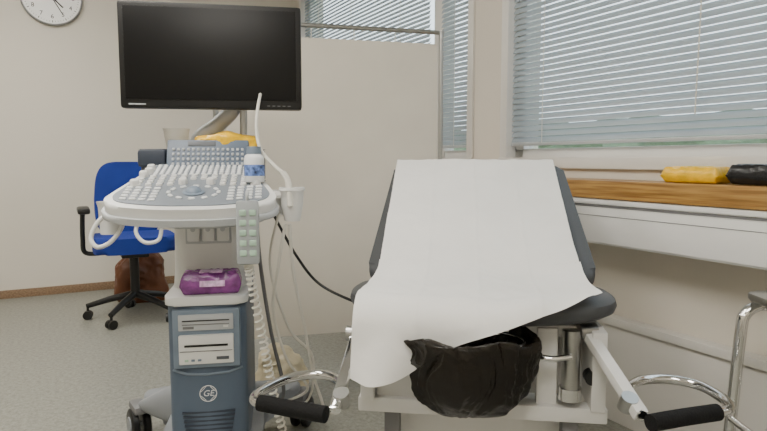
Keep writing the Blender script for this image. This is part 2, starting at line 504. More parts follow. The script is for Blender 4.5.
# ------------------------------------------------------------ privacy screen
ps = root("privacy_screen", "cream fabric privacy screen on a steel tube frame", "room divider", (0.268, 2.855, 0), 0)
D = Vector((-0.986, -0.26, 0))
def PS(t, z): return (D.x * t, D.y * t, z)
nv0 = Vector((-D.y, D.x, 0)).normalized()
tube("post", [PS(0, 0.02), PS(0, 1.60)], 0.0115, STEEL, ps, smooth_path=False, n=14)
tube("post", [PS(1, 0.02), PS(1, 1.60)], 0.0115, STEEL, ps, smooth_path=False, n=14)
tube("top_rail", [PS(-0.01, 1.588), PS(1.01, 1.588)], 0.010, STEEL, ps, smooth_path=False, n=14)
for t in (0, 1):
    c = Vector(PS(t, 0.02))
    tube("foot", [c - nv0 * 0.13, c + nv0 * 0.10], 0.011, STEEL, ps, smooth_path=False, n=12)
bm = bmesh.new()
nx, nz_ = 80, 14
V = []
for i in range(nx + 1):
    col = []
    for j in range(nz_ + 1):
        t = 0.018 + 0.965 * i / nx; z = 0.20 + (1.535 - 0.20) * j / nz_
        off = 0.006 * math.sin(t * 9) * (0.4 + 0.6 * math.sin(math.pi * j / nz_)) + 0.004 * noise.noise(Vector((t * 6, z * 1.5, 0)))
        p = Vector(PS(t, z)) + nv0 * off
        col.append(bm.verts.new(p))
    V.append(col)
for i in range(nx):
    for j in range(nz_): bm.faces.new((V[i][j], V[i + 1][j], V[i + 1][j + 1], V[i][j + 1]))
obj("fabric_panel", fin(bm, "fabric_panel"), SCREENF, ps)
for k in range(6):
    t = 0.03 + k * 0.94 / 5
    tube("fabric_tie", [PS(t, 1.53), PS(t, 1.585)], 0.002, CABW, ps, smooth_path=False, n=6)

# ------------------------------------------------------------ office chair
oc = root("office_chair", "royal blue fabric swivel chair on a black star base", "office chair", (-1.58, 3.76, 0), 28)
seat_o = superell(0.235, 0.235, 4)
prism("seat", seat_o, 0.44, 0.535, BLUEF, oc, 0.03, (0, -0.02, 0))
bm = bmesh.new()
bk = superell(0.205, 0.24, 4.2, 56, fx=lambda x, y: (x * (1 - 0.10 * max(0, y) / 0.25), y))
f = [bm.verts.new((x, -0.035 + 0.35 * x * x * -1 + 0.04, y)) for x, y in bk]
b = [bm.verts.new((x, 0.035 - 0.35 * x * x + 0.04, y)) for x, y in bk]
f1 = bm.faces.new(f); f2 = bm.faces.new(b[::-1])
for i in range(len(bk)): j = (i + 1) % len(bk); bm.faces.new((f[i], b[i], b[j], f[j]))
bmesh.ops.bevel(bm, geom=list(set(f1.edges) | set(f2.edges)), offset=0.022, segments=3, affect='EDGES')
obj("backrest", fin(bm, "backrest"), BLUEF, oc, (0, 0.20, 0.75), (-6, 0, 0))
tube("back_support", [(0, 0.0, 0.43), (0, 0.2, 0.42), (0, 0.285, 0.5), (0, 0.285, 0.7)], 0.02, BLK, oc)
cyl("gas_column", 0.028, 0.26, (0, 0, 0.28), BLK, oc)
box("seat_mechanism", (0.16, 0.2, 0.05), (0, 0, 0.42), BLK, oc, 0.01)
for sx in (-1, 1):
    tube("armrest_bracket", [(sx * 0.14, 0.02, 0.425), (sx * 0.27, 0.02, 0.43), (sx * 0.285, 0.02, 0.52), (sx * 0.28, 0.02, 0.68)], 0.014, BLK, oc)
    box("armrest_pad", (0.07, 0.24, 0.035), (sx * 0.275, 0.0, 0.695), BLK, oc, 0.014)
for k in range(5):
    a = math.radians(72 * k + 20)
    c, s = math.cos(a), math.sin(a)
    bm = bmesh.new()
    sweep(bm, [Vector((0.02 * c, 0.02 * s, 0.15)), Vector((0.15 * c, 0.15 * s, 0.125)), Vector((0.29 * c, 0.29 * s, 0.085))], 0.024, 10, rfn=lambda t: 1 - 0.35 * t)
    leg = obj("base_leg", fin(bm, "base_leg"), BLK, oc)
    bm = bmesh.new()
    for o_ in (-0.014, 0.014):
        add_cyl(bm, 0.028, 0.028, 0.018, (o_, 0, 0), 20, Matrix.Rotation(math.pi / 2, 4, 'Y'))
    add_cyl(bm, 0.008, 0.008, 0.06, (0, 0, 0.03), 10)
    obj("castor", fin(bm, "castor"), BLK, oc, (0.285 * c, 0.285 * s, 0.028), (0, 0, 40 * k))

# handbag on floor
hb = root("handbag", "slouched brown leather handbag on the floor behind the blue chair", "bag", (-1.72, 4.2, 0), 20)
crumple("bag_body", (0.36, 0.18, 0.36), 0.03, BROWNL, hb, (0, 0, 0), seed=3, p=3.6, sc=8, flat=0.9, taper=0.22)
tube("handle", [(-0.08, 0, 0.29), (-0.08, 0.01, 0.38), (-0.01, 0.02, 0.41), (0.06, 0.01, 0.37), (0.08, 0, 0.29)], 0.008, BROWNL, hb)

# ------------------------------------------------------------ ultrasound machine
us = root("ultrasound_machine", "white and slate-blue ultrasound cart with large dark monitor", "ultrasound machine", (-0.555, 1.95, 0), 10)
base_o = smooth_outline([(-0.11, -0.30), (0, -0.31), (0.11, -0.30), (0.15, -0.18), (0.16, 0.05), (0.27, 0.17), (0.26, 0.24), (0.12, 0.24), (-0.12, 0.24), (-0.26, 0.24), (-0.27, 0.17), (-0.16, 0.05), (-0.15, -0.18)], 5)
prism("base", base_o, 0.10, 0.165, BASEG, us, 0.018)
bm = bmesh.new()
secs = [(-0.09, 0.02, 0.09, 0.27), (-0.14, 0.05, 0.085, 0.25), (-0.19, 0.09, 0.07, 0.215), (-0.24, 0.14, 0.055, 0.175), (-0.27, 0.18, 0.045, 0.15)]
rings = []
for (x, y, hw_, zt) in secs:
    ring = []
    for i in range(16):
        a = 2 * math.pi * i / 16
        c_, s_ = math.cos(a), math.sin(a)
        u_ = hw_ * math.copysign(abs(c_) ** 0.6, c_); v_ = (zt - 0.12) / 2 * math.copysign(abs(s_) ** 0.6, s_)
        ring.append(bm.verts.new((x - u_ * -0.45, y + u_ * 0.6, 0.12 + (zt - 0.12) / 2 + v_)))
    rings.append(ring)
for k in range(len(rings) - 1):
    for i in range(16): bm.faces.new((rings[k][i], rings[k][(i + 1) % 16], rings[k + 1][(i + 1) % 16], rings[k + 1][i]))
bm.faces.new(rings[0][::-1]); bm.faces.new(rings[-1])
obj("base_arm", fin(bm, "base_arm"), BASEG, us)
for (x, y, a) in ((-0.295, 0.180, 25), (0.285, 0.194, -20), (-0.13, -0.26, 10), (0.13, -0.26, 70)):
    cs = box("castor", (0.05, 0.10, 0.03), (x, y, 0.120), GREYP, us, 0.012, (0, 0, a))
    bm = bmesh.new()
    for o_ in (-0.02, 0.02):
        lathe_bm(bm, [(0.004, -0.010 + o_), (0.02, -0.011 + o_), (0.05, -0.013 + o_), (0.058, -0.008 + o_), (0.058, 0.008 + o_), (0.05, 0.013 + o_), (0.02, 0.011 + o_), (0.004, 0.010 + o_)], 28)
    obj("wheel", fin(bm, "wheel"), BLK, cs, (0, 0, -0.0615), (0, 90, 0))
    bm = bmesh.new()
    for o_ in (-0.034, 0.034): add_cyl(bm, 0.030, 0.030, 0.004, (0, 0, o_), 24)
    add_cyl(bm, 0.008, 0.008, 0.068, (0, 0, 0), 10)
    obj("hub_cap", fin(bm, "hub_cap"), BASEG, cs, (0, 0, -0.0615), (0, 90, 0))
# tower
tw_o = smooth_outline([(-0.112, 0.2), (-0.115, 0), (-0.113, -0.2), (-0.10, -0.247), (-0.05, -0.262), (0, -0.266), (0.05, -0.262), (0.10, -0.247), (0.113, -0.2), (0.115, 0), (0.112, 0.2), (0.06, 0.215), (-0.06, 0.215)], 4)
prism("tower_housing", tw_o, 0.14, 0.585, SLATE, us, 0.012)
fr_o = [(-0.092, -0.276), (0.092, -0.276), (0.096, -0.24), (-0.096, -0.24)]
prism("front_fascia", fr_o, 0.405, 0.575, SLATE2, us, 0.004)
bm = bmesh.new()
sweep(bm, [Vector(p) for p in ((-0.098, -0.252, 0.395), (-0.06, -0.264, 0.385), (0, -0.268, 0.382), (0.06, -0.264, 0.385), (0.098, -0.252, 0.395))], 0.004, 8)
obj("moulding_line", fin(bm, "moulding_line"), SLATE2, us)
dv = box("disc_drive", (0.152, 0.02, 0.046), (0, -0.272, 0.539), LGREYP, us, 0.003)
box("tray_slot", (0.13, 0.002, 0.003), (0, -0.011, 0.006), INK, dv, 0)
box("eject_button", (0.014, 0.004, 0.006), (0.055, -0.011, -0.012), WHITEP, dv, 0.001)
box("tray_slot", (0.13, 0.002, 0.002), (0, -0.011, -0.005), GREYP, dv, 0)
box("indicator_label", (0.03, 0.001, 0.007), (-0.048, -0.0105, -0.014), GREYP, dv, 0)
pr = box("thermal_printer", (0.152, 0.022, 0.085), (0, -0.274, 0.461), WHITEP, us, 0.004)
box("paper_slot", (0.12, 0.002, 0.006), (0, -0.012, 0.012), INK, pr, 0)
box("lid_seam", (0.145, 0.002, 0.0016), (0, -0.012, -0.004), GREYP, pr, 0)
box("display_strip", (0.035, 0.001, 0.009), (0.045, -0.0115, -0.026), KEYD, pr, 0)
for k in range(3): box("button", (0.01, 0.004, 0.006), (-0.055 + 0.018 * k, -0.012, -0.03), SLATE2 if k else GREENB, pr, 0.001)
RE = 0.0235
bm = bmesh.new()
sweep(bm, [Vector((RE * math.cos(2 * math.pi * i / 48), 0, RE * math.sin(2 * math.pi * i / 48))) for i in range(48)], 0.0013, 6, True)
for q in range(4):
    a0 = math.radians(45 + 90 * q)
    P = []
    for t in [i / 10 for i in range(11)]:
        rr_ = RE - 0.0023 - 0.0028 * math.sin(t * math.pi)
        an = a0 + (t - 0.5) * 1.0
        P.append(Vector((rr_ * math.cos(an), 0, rr_ * math.sin(an))))
    sweep(bm, P, 0.0009, 5)
emb = obj("round_emblem", fin(bm, "round_emblem"), INKW, us, (0, -0.2685, 0.325))
text("monogram", "GE", 0.025, INKW, emb, (0.0005, 0, 0), (90, 0, 0), shear=0.2)
bm = bmesh.new()
for k in range(8): add_box(bm, (0.15 - 0.004 * k, 0.008, 0.006), (0, -0.262, 0.268 - 0.013 * k), 0.001)
obj("vent_grille", fin(bm, "vent_grille"), SLATED, us)
# shelf + solid moulded column
prism("accessory_shelf", rrect(0.116, 0.18, 0.03, 5), 0.586, 0.612, WHITEP, us, 0.007, (0, -0.092, 0))
bm = bmesh.new()
secs = [(0.600, 0.112, 0.155), (0.66, 0.108, 0.150), (0.74, 0.105, 0.150), (0.80, 0.105, 0.155), (0.85, 0.112, 0.170), (0.885, 0.125, 0.200)]
rings = []
for (zz, hx, hy) in secs:
    o_ = rrect(hx, hy, 0.045, 6)
    rings.append([bm.verts.new((x, y + 0.0, zz)) for x, y in o_])
for k in range(len(rings) - 1):
    nn_ = len(rings[k])
    for i in range(nn_): bm.faces.new((rings[k][i], rings[k][(i + 1) % nn_], rings[k + 1][(i + 1) % nn_], rings[k + 1][i]))
bm.faces.new(rings[0][::-1]); bm.faces.new(rings[-1])
obj("column", fin(bm, "column"), WHITEP, us)
box("port_panel", (0.135, 0.010, 0.075), (0.0, -0.150, 0.785), LGREYP, us, 0.004)
for k in range(3):
    pc = box("probe_connector", (0.036, 0.016, 0.058), (-0.043 + 0.043 * k, -0.159, 0.785), WHITEP, us, 0.005)
    cyl("connector_latch", 0.007, 0.008, (0, -0.010, 0.008), LGREYP, pc, (90, 0, 0), n=16)
prism("console_underbody", smooth_outline([(-0.15, 0.1), (-0.16, -0.1), (-0.18, -0.26), (-0.1, -0.34), (0.1, -0.34), (0.18, -0.26), (0.16, -0.1), (0.15, 0.1)], 4), -0.005, 0.03, LGREYP, us, 0.015, (0, 0, 0.868), (8, 0, 0))
# control panel
SX = 0.9
pan_o = [(x * SX, y) for x, y in smooth_outline([(-0.165, 0.19), (0, 0.2), (0.165, 0.19), (0.19, 0.08), (0.232, -0.06), (0.245, -0.13), (0.21, -0.18), (0.1, -0.21), (0, -0.215), (-0.1, -0.21), (-0.21, -0.18), (-0.245, -0.13), (-0.232, -0.06), (-0.19, 0.08)], 5)]
cpn = prism("control_panel", pan_o, -0.014, 0.018, WHITEP, us, 0.010, (-0.018, -0.225, 0.916), (16, 0, 0), 4)
lip = [(x * 1.03, y * 1.03 - 0.004) for x, y in pan_o]
prism("bumper_lip", lip, -0.026, -0.008, LGREYP, cpn, 0.007)
inl = [(x * 0.92, y * 0.91 + 0.006) for x, y in pan_o]
prism("key_well", inl, 0.0175, 0.0205, KEYG, cpn, 0.001)
zk = 0.0218
bm = bmesh.new()
for r_ in range(5):
    y = 0.163 - 0.0205 * r_
    n = 16
    for k in range(n):
        x = -0.128 + 0.256 * k / (n - 1)
        add_box(bm, (0.0120, 0.0135, 0.005), (x, y, zk), 0.002, 1)
obj("keyboard_keys", fin(bm, "keyboard_keys"), KEYW, cpn)
bm = bmesh.new()
for r_, y in enumerate((0.055, 0.03, 0.005, -0.02)):
    for k in range(12):
        x = (-0.158 + 0.316 * k / 11)
        if r_ >= 2 and abs(x) < 0.05: continue
        add_cyl(bm, 0.0095, 0.008, 0.006, (x, y + 0.004 * math.cos(x * 20), zk + 0.001), 16)
obj("round_buttons", fin(bm, "round_buttons"), WHITEP, cpn)
bm = bmesh.new()
for k in range(24):
    a = 2 * math.pi * k / 24
    if k % 2 == 0:
        add_box(bm, (0.017, 0.011, 0.005), (0, 0, 0), 0.002, 1, Matrix.Translation((0.066 * math.cos(a), -0.088 + 0.052 * math.sin(a), zk)) @ Matrix.Rotation(a + math.pi / 2, 4, 'Z'))
for sx in (-1, 1):
    for i in range(4):
        for j in range(5): add_box(bm, (0.018, 0.012, 0.005), (sx * (0.100 + 0.0245 * i), -0.055 - 0.023 * j + 0.004 * i, zk), 0.002, 1)
obj("function_keys", fin(bm, "function_keys"), KEYW, cpn)
zo = -0.004
lathe("trackball", [(0.001, 0.022), (0.027, 0.024), (0.03, 0.027), (0.025, 0.029), (0.022, 0.029), (0.018, 0.036), (0.010, 0.041), (0.001, 0.042)], SLATE2, cpn, (0, -0.088, zo))
for x, y in ((-0.175, -0.02), (0.175, -0.02), (-0.04, -0.01), (0.04, -0.01), (-0.155, 0.09), (0.155, 0.09), (-0.165, 0.06), (0.165, 0.06), (-0.155, 0.125), (0.155, 0.125)):
    lathe("knob", [(0.001, 0.022), (0.013, 0.022), (0.0125, 0.035), (0.010, 0.040), (0.001, 0.040)], WHITEP, cpn, (x * 0.95, y, zo), n=24)
# rear upper console
prism("rear_console", smooth_outline([(-0.21, 0.06), (-0.215, -0.02), (-0.2, -0.045), (-0.1, -0.05), (0.1, -0.05), (0.15, -0.045), (0.16, 0), (0.155, 0.06), (0.0, 0.075)], 4), 0.93, 1.034, SLATED, us, 0.012, (0, 0.02, 0))
box("side_module", (0.085, 0.07, 0.055), (-0.178, -0.01, 1.005), SLATED, us, 0.012)
tp = box("touch_panel", (0.25, 0.022, 0.125), (-0.005, -0.054, 1.003), SLATE, us, 0.008, (-24, 0, 0))
box("small_display", (0.085, 0.003, 0.016), (-0.02, -0.0115, 0.047), KEYD, tp, 0.001)
bm = bmesh.new()
for j in range(4):
    for k in range(15): add_box(bm, (0.0082, 0.005, 0.009), (-0.104 + 0.0149 * k, -0.0125, 0.027 - 0.0165 * j), 0.0015, 1)
obj("key_rows", fin(bm, "key_rows"), LGREYP, tp)
# hooks
def hook(name, pts, r=0.007): return tube(name, pts, r, WHITEP, us)
hook("probe_hook", [(-0.205, -0.33, 0.87), (-0.250, -0.35, 0.845), (-0.272, -0.36, 0.80), (-0.256, -0.37, 0.775), (-0.225, -0.37, 0.785), (-0.198, -0.36, 0.82), (-0.19, -0.35, 0.86)], 0.006)
hook("cable_hook", [(-0.135, -0.40, 0.865), (-0.148, -0.42, 0.82), (-0.125, -0.43, 0.792), (-0.09, -0.43, 0.80), (-0.085, -0.42, 0.85)], 0.005)
lathe("gel_holder", [(0.022, -0.045), (0.026, -0.045), (0.030, 0.03), (0.034, 0.045), (0.03, 0.045), (0.026, 0.028)], WHITEP, us, (-0.252, -0.25, 0.84), n=24, close=False)
# probe holder
ph = box("probe_holder", (0.10, 0.03, 0.02), (0.20, -0.28, 0.90), WHITEP, us, 0.009)
lathe("holder_cup", [(0.016, -0.075), (0.022, -0.078), (0.031, -0.03), (0.0335, 0.006), (0.037, 0.010), (0.036, 0.018), (0.030, 0.018), (0.026, -0.02), (0.016, -0.07)], WHITEP, ph, (0.048, -0.005, 0.004), n=32, close=False)
lathe("holder_cup", [(0.018, -0.06), (0.022, -0.06), (0.027, -0.01), (0.029, 0.012), (0.025, 0.012), (0.022, -0.01), (0.018, -0.055)], WHITEP, ph, (0.015, 0.045, 0.0), n=28, close=False)
# monitor
mo = box("monitor", (0.55, 0.04, 0.322), (0.014, -0.035, 1.319), BLK, us, 0.01)
box("screen", (0.516, 0.003, 0.279), (0, -0.0205, 0.006), BLKG, mo, 0.001)
box("back_shell", (0.36, 0.05, 0.22), (0, 0.035, 0), LGREYP, mo, 0.02)
box("maker_plate", (0.05, 0.001, 0.004), (-0.225, -0.0205, -0.1485), LGREYP, mo, 0)
bm = bmesh.new()
for k in range(5): add_box(bm, (0.009, 0.002, 0.002), (0.17 + 0.016 * k, -0.0205, -0.149), 0)
obj("menu_buttons", fin(bm, "menu_buttons"), GREYP, mo)
bm = bmesh.new()
sweep(bm, catmull([(-0.06, 0.08, 1.0), (-0.045, 0.07, 1.07), (0.02, 0.06, 1.12), (0.07, 0.05, 1.18), (0.06, 0.04, 1.27)], 8), 0.026, 14)
obj("monitor_arm", fin(bm, "monitor_arm"), LGREYP, us)
tube("arm_bracket", [(0.09, 0.04, 1.02), (0.1, 0.04, 1.1), (0.1, 0.03, 1.2)], 0.012, STEEL, us)
def ucable(pts, r=0.0045, nm="probe_cable", mat=None): return tube(nm, [w2l(us, p) for p in pts], r, mat or CABW, us, k=10, n=8)
ucable([(-0.262, 1.68, 0.87), (-0.268, 1.69, 0.935), (-0.285, 1.70, 0.965)], 0.009, "probe")
ucable([(-0.284, 1.70, 0.963), (-0.32, 1.73, 0.99), (-0.36, 1.77, 1.03), (-0.378, 1.80, 1.09), (-0.382, 1.84, 1.15), (-0.39, 1.93, 1.21)], 0.0052)
ucable([(-0.275, 1.67, 0.82), (-0.30, 1.69, 0.70), (-0.33, 1.76, 0.55), (-0.30, 1.82, 0.38), (-0.25, 1.9, 0.25), (-0.40, 1.95, 0.17)])
ucable([(-0.265, 1.68, 0.82), (-0.26, 1.72, 0.66), (-0.24, 1.78, 0.5), (-0.225, 1.85, 0.33), (-0.20, 1.92, 0.16), (-0.32, 2.0, 0.17)])
ucable([(-0.30, 1.72, 0.85), (-0.345, 1.80, 0.68), (-0.30, 1.86, 0.47), (-0.23, 1.9, 0.36), (-0.26, 1.95, 0.19), (-0.40, 2.0, 0.17)], 0.004)
ucable([(-0.38, 1.78, 0.88), (-0.38, 1.82, 0.7), (-0.36, 1.88, 0.45), (-0.33, 1.92, 0.25), (-0.36, 1.95, 0.16)], 0.006, "main_cable", GREYP)
bc = tube("power_cable", [(-0.36, 1.80, 0.90), (-0.33, 1.83, 0.82), (-0.27, 1.85, 0.7), (-0.20, 1.86, 0.61), (-0.08, 1.82, 0.56), (0.0, 1.76, 0.555)], 0.0045, BLK, None, k=10, n=8)
tag(bc, "thin black cable slung between the cart and the chair", "cable")

def usw(p):
    bpy.context.view_layer.update(); return us.matrix_world @ Vector(p)
c = usw((-0.112, 0.03, 1.0345))
cup = lathe("plastic_cup", [(0.001, 0.0), (0.030, 0.0), (0.031, 0.003), (0.041, 0.062), (0.044, 0.066), (0.040, 0.066), (0.0385, 0.060), (0.029, 0.005), (0.001, 0.004)], BEIGEC, None, c, close=False)
tag(cup, "translucent beige plastic cup on top of the cart", "cup")
c = usw((0.050, 0.01, 1.0345))
yp = crumple("wipes_packet", (0.20, 0.09, 0.058), 0.016, YEL, None, c, (0, 0, 12), seed=5, p=3.2, sc=16)
tag(yp, "crumpled yellow plastic packet lying under the monitor", "packet")
c = usw((0.142, -0.235, 0.936))
gb = root("gel_bottle", "squat white gel bottle with blue print and grey cap", "bottle", c, 30)
lathe("bottle_body", [(0.001, 0), (0.026, 0), (0.029, 0.004), (0.029, 0.066), (0.026, 0.076), (0.018, 0.082), (0.001, 0.082)], GELW, gb, n=30)
lathe("label", [(0.0293, 0.018), (0.0296, 0.020), (0.0296, 0.048), (0.0293, 0.050)], GELB, gb, n=30, close=False)
lathe("cap", [(0.001, 0.081), (0.021, 0.081), (0.0215, 0.084), (0.020, 0.102), (0.001, 0.103)], SLATE2, gb, n=24)
c = usw((0.012, -0.214, 0.6125))
pp = root("wet_wipes_pack", "shiny purple pack of wet wipes on the cart shelf", "wipes pack", c, 12)
pillow("wrapper", 0.172, 0.10, 0.058, PURP, pp, seed=2, amp=0.006)
box("resealable_flap", (0.065, 0.045, 0.003), (0, -0.005, 0.0625), LABELP, pp, 0.001)
box("front_label", (0.07, 0.002, 0.018), (0.005, -0.0485, 0.034), LABELP, pp, 0.0008, (-24, 0, 0))

# remote control
rc = root("remote_control", "grey corded hand control with pale green buttons hung on the cart", "remote control", (-0.338, 1.485, 0.82), 12)
box("handset", (0.056, 0.024, 0.160), (0, 0, 0), REMG, rc, 0.009, (-4, 0, 0))
for j in range(5):
    for i in (-1, 1):
        box("button", (0.017, 0.005, 0.015), (i * 0.012, -0.0135 + 0.0017 * (2 - j), 0.050 - 0.025 * j), GREENB, rc, 0.003, (-4, 0, 0))
tube("hanging_clip", [(0, 0.008, 0.07), (0, 0.0, 0.092), (0, 0.02, 0.10), (0, 0.035, 0.085)], 0.004, LGREYP, rc)
pth = catmull([w2l(rc, p) for p in [(-0.34, 1.49, 0.743), (-0.335, 1.52, 0.66), (-0.32, 1.56, 0.52), (-0.305, 1.58, 0.40), (-0.285, 1.6, 0.28), (-0.26, 1.64, 0.15), (-0.18, 1.72, 0.07), (-0.09, 1.78, 0.065)]], 60)
hel = []
for i, p in enumerate(pth):
    t = (pth[min(i + 1, len(pth) - 1)] - pth[max(i - 1, 0)]).normalized()
    n1 = t.cross(Vector((0, 1, 0))).normalized(); n2 = t.cross(n1)
    L = i * 0.75
    hel.append(p + (n1 * math.cos(L) + n2 * math.sin(L)) * 0.0100)
bm = bmesh.new(); sweep(bm, hel, 0.0030, 6)
obj("coiled_cord", fin(bm, "coiled_cord"), CABW, rc)

# beige bag on floor
bb = crumple("plastic_bag", (0.22, 0.18, 0.24), 0.035, BEIGEB, None, (-0.435, 2.46, 0), (0, 0, 20), seed=8, p=2.4, sc=11, flat=0.8)
tag(bb, "crumpled beige plastic bag on the floor by the screen", "bag")

# ------------------------------------------------------------ examination chair
ec = root("examination_chair", "dark grey gynaecological examination chair with white frame and stirrups", "examination chair", (0.25, 1.52, 0), -7.7)
bm = bmesh.new()
so = superell(0.342, 0.165, 2.9, 80)
lay = [(0.80, -0.031), (0.93, -0.027), (0.985, -0.015), (1.0, 0.0), (0.99, 0.013), (0.955, 0.021), (0.88, 0.025), (0.7, 0.025), (0.4, 0.022), (0.1, 0.021)]
rings = []
for (sc_, zz) in lay:
    rings.append([bm.verts.new((x * sc_ if sc_ < 0.5 else x - math.copysign(min(abs(x), 0.342 * (1 - sc_)), x), y - math.copysign(min(abs(y), 0.165 * (1 - sc_)), y), zz + 0.010 * (x / 0.342) ** 2)) for x, y in so])
for k in range(len(rings) - 1):
    for i in range(80): bm.faces.new((rings[k][i], rings[k][(i + 1) % 80], rings[k + 1][(i + 1) % 80], rings[k + 1][i]))
bm.faces.new(rings[0][::-1]); bm.faces.new(rings[-1])
obj("seat", fin(bm, "seat"), VINYL, ec, (-0.002, 0.045, 0.629))
ang = 28.6
prism("backrest", rrect(0.303, 0.325, 0.055, 8, fx=lambda x, y: (x * (1.01 - 0.035 * y / 0.32), y)), -0.014, 0.035, VINYL, ec, 0.02, (0.0, 0.402, 0.805), (ang, 0, 0), 4)
box("backrest_support", (0.34, 0.4, 0.03), (0, 0.415, 0.765), STEEL, ec, 0.005, (ang, 0, 0))
multibox("frame", [((0.035, 0.3, 0.20), (-0.285, 0.08, 0.485)), ((0.035, 0.3, 0.20), (0.285, 0.08, 0.485)), ((0.62, 0.045, 0.038), (0, -0.04, 0.372)),
                   ((0.60, 0.03, 0.03), (0, -0.02, 0.575)), ((0.56, 0.02, 0.2), (0, 0.06, 0.48)), ((0.05, 0.03, 0.2), (0.165, -0.03, 0.485)), ((0.10, 0.03, 0.2), (-0.215, -0.03, 0.485))], WHITEM, ec, 0.004)
multibox("pedestal", [((0.44, 0.26, 0.32), (0, 0.16, 0.205)), ((0.54, 0.6, 0.05), (0, 0.12, 0.025))], WHITEM, ec, 0.01)
for sx in (-1, 1): box("support_leg", (0.04, 0.04, 0.31), (sx * 0.225, -0.02, 0.205), GREYP, ec, 0.004)
cyl("gas_strut", 0.022, 0.17, w2l(ec, (0.462, 1.44, 0.50)), STEEL, ec)
cyl("strut_collar", 0.028, 0.03, w2l(ec, (0.462, 1.44, 0.425)), CHROME, ec)
tube("release_lever", [w2l(ec, p) for p in [(0.36, 1.42, 0.53), (0.40, 1.40, 0.525), (0.45, 1.40, 0.53)]], 0.008, CHROME, ec)
cyl("locking_knob", 0.018, 0.03, w2l(ec, (0.51, 1.43, 0.47)), BLK, ec, (90, 0, 0))
def EW(ps_): return [w2l(ec, p) for p in ps_]
def bar(name, p, q, w, h, mat, parent):
    p = Vector(p); q = Vector(q); d = q - p
    bm = bmesh.new(); add_box(bm, (w, h, d.length), (0, 0, 0), 0.004)
    o = obj(name, fin(bm, name), mat, parent, (p + q) / 2)
    o.rotation_euler = d.to_track_quat('Z', 'Y').to_euler()
    return o
st1 = bar("stirrup", *EW([(0.50, 1.47, 0.585), (0.546, 1.225, 0.46)]), 0.029, 0.024, WHITEM, ec)
st2 = bar("stirrup", *EW([(-0.065, 1.50, 0.575), (-0.106, 1.25, 0.46)]), 0.025, 0.020, CHROME, ec)
def SW(st, ps_):
    bpy.context.view_layer.update(); inv = st.matrix_world.inverted(); return [tuple(inv @ Vector(p)) for p in ps_]
z = 0.462
tube("chrome_loop", SW(st1, [(0.545, 1.22, z), (0.55, 1.29, z), (0.575, 1.37, z), (0.63, 1.425, z), (0.70, 1.435, z), (0.755, 1.395, z), (0.768, 1.32, z), (0.752, 1.26, z), (0.715, 1.237, z), (0.69, 1.23, z)]), 0.0118, CHROME, st1, n=16)
tube("foam_grip", SW(st1, [(0.548, 1.187, z), (0.63, 1.215, z), (0.715, 1.24, z)]), 0.0180, RUB, st1, n=18)
tube("chrome_loop", SW(st2, [(-0.104, 1.25, z), (-0.095, 1.33, z), (-0.1, 1.40, z), (-0.13, 1.45, z), (-0.175, 1.468, z), (-0.235, 1.44, z), (-0.28, 1.37, z), (-0.293, 1.32, z), (-0.28, 1.292, z), (-0.25, 1.28, z)]), 0.0118, CHROME, st2, n=16)
tube("foam_grip", SW(st2, [(-0.275, 1.290, z), (-0.20, 1.258, z), (-0.122, 1.228, z)]), 0.0180, RUB, st2, n=18)
for st, p in ((st1, (0.502, 1.45, 0.578)), (st2, (-0.07, 1.475, 0.565))):
    cyl("pivot_knob", 0.020, 0.045, SW(st, [p])[0], STEEL, st, (0, 90, 0))
    cyl("clamp", 0.018, 0.035, SW(st, [(p[0] * 0.25 + (0.54 if st is st1 else -0.1) * 0.75, p[1] - 0.19, 0.475)])[0], STEEL, st, (90, 0, 0))
tube("basin_ring", [(-0.030 + 0.132 * math.cos(a), -0.125 + 0.088 * math.sin(a), 0.572) for a in [2 * math.pi * i / 24 for i in range(24)]], 0.005, CHROME, ec, k=2, closed=True)

# paper
pl = [(0.677, 0.925), (0.688, 0.955), (0.682, 0.980), (0.664, 0.994)]
sa, ca = math.sin(math.radians(ang)), math.cos(math.radians(ang))
def bkp(t):
    n = 0.043
    return (0.40 + t * ca - n * sa, 0.805 + t * sa + n * ca)
for t in (0.28, 0.2, 0.1, 0, -0.1, -0.18, -0.24): pl.append(bkp(t))
pl += [(0.10, 0.684), (0.03, 0.671), (-0.05, 0.668), (-0.105, 0.660), (-0.138, 0.644), (-0.154, 0.615), (-0.160, 0.56), (-0.165, 0.48), (-0.167, 0.40)]
PP = catmull([(0, y, zz) for y, zz in pl], 10)
cum = [0]
for i in range(1, len(PP)): cum.append(cum[-1] + (PP[i] - PP[i - 1]).length)
def at_len(s):
    s = max(0, min(s, cum[-1] - 1e-5))
    for i in range(1, len(cum)):
        if cum[i] >= s:
            f = (s - cum[i - 1]) / (cum[i] - cum[i - 1]); return PP[i - 1].lerp(PP[i], f)
Lf = next(cum[i] for i in range(len(PP)) if PP[i].y < -0.13)
def interp(tab, a):
    if a <= tab[0][0]: return tab[0][1]
    for (a0, h0), (a1, h1) in zip(tab, tab[1:]):
        if a <= a1:
            t = (a - a0) / (a1 - a0); t = t * t * (3 - 2 * t) if len(tab) < 8 else t
            return h0 + (h1 - h0) * t
    return tab[-1][1]
prof = [(0, 0.160), (0.04, 0.178), (0.10, 0.182), (0.2, 0.170), (0.26, 0.148), (0.33, 0.118), (0.40, 0.094), (0.5, 0.070), (0.62, 0.048), (0.75, 0.024), (0.87, -0.004), (1.0, -0.042)]
leftb = [(0.0, -0.291), (0.12, -0.289), (0.45, -0.284), (0.76, -0.278), (0.9, -0.286), (1.0, -0.300), (1.3, -0.304)]
rightb = [(0.0, 0.264), (0.12, 0.264), (0.5, 0.264), (0.78, 0.266), (0.90, 0.276), (1.0, 0.282), (1.3, 0.280)]
bm = bmesh.new()
NA, NB = 120, 200
G = []
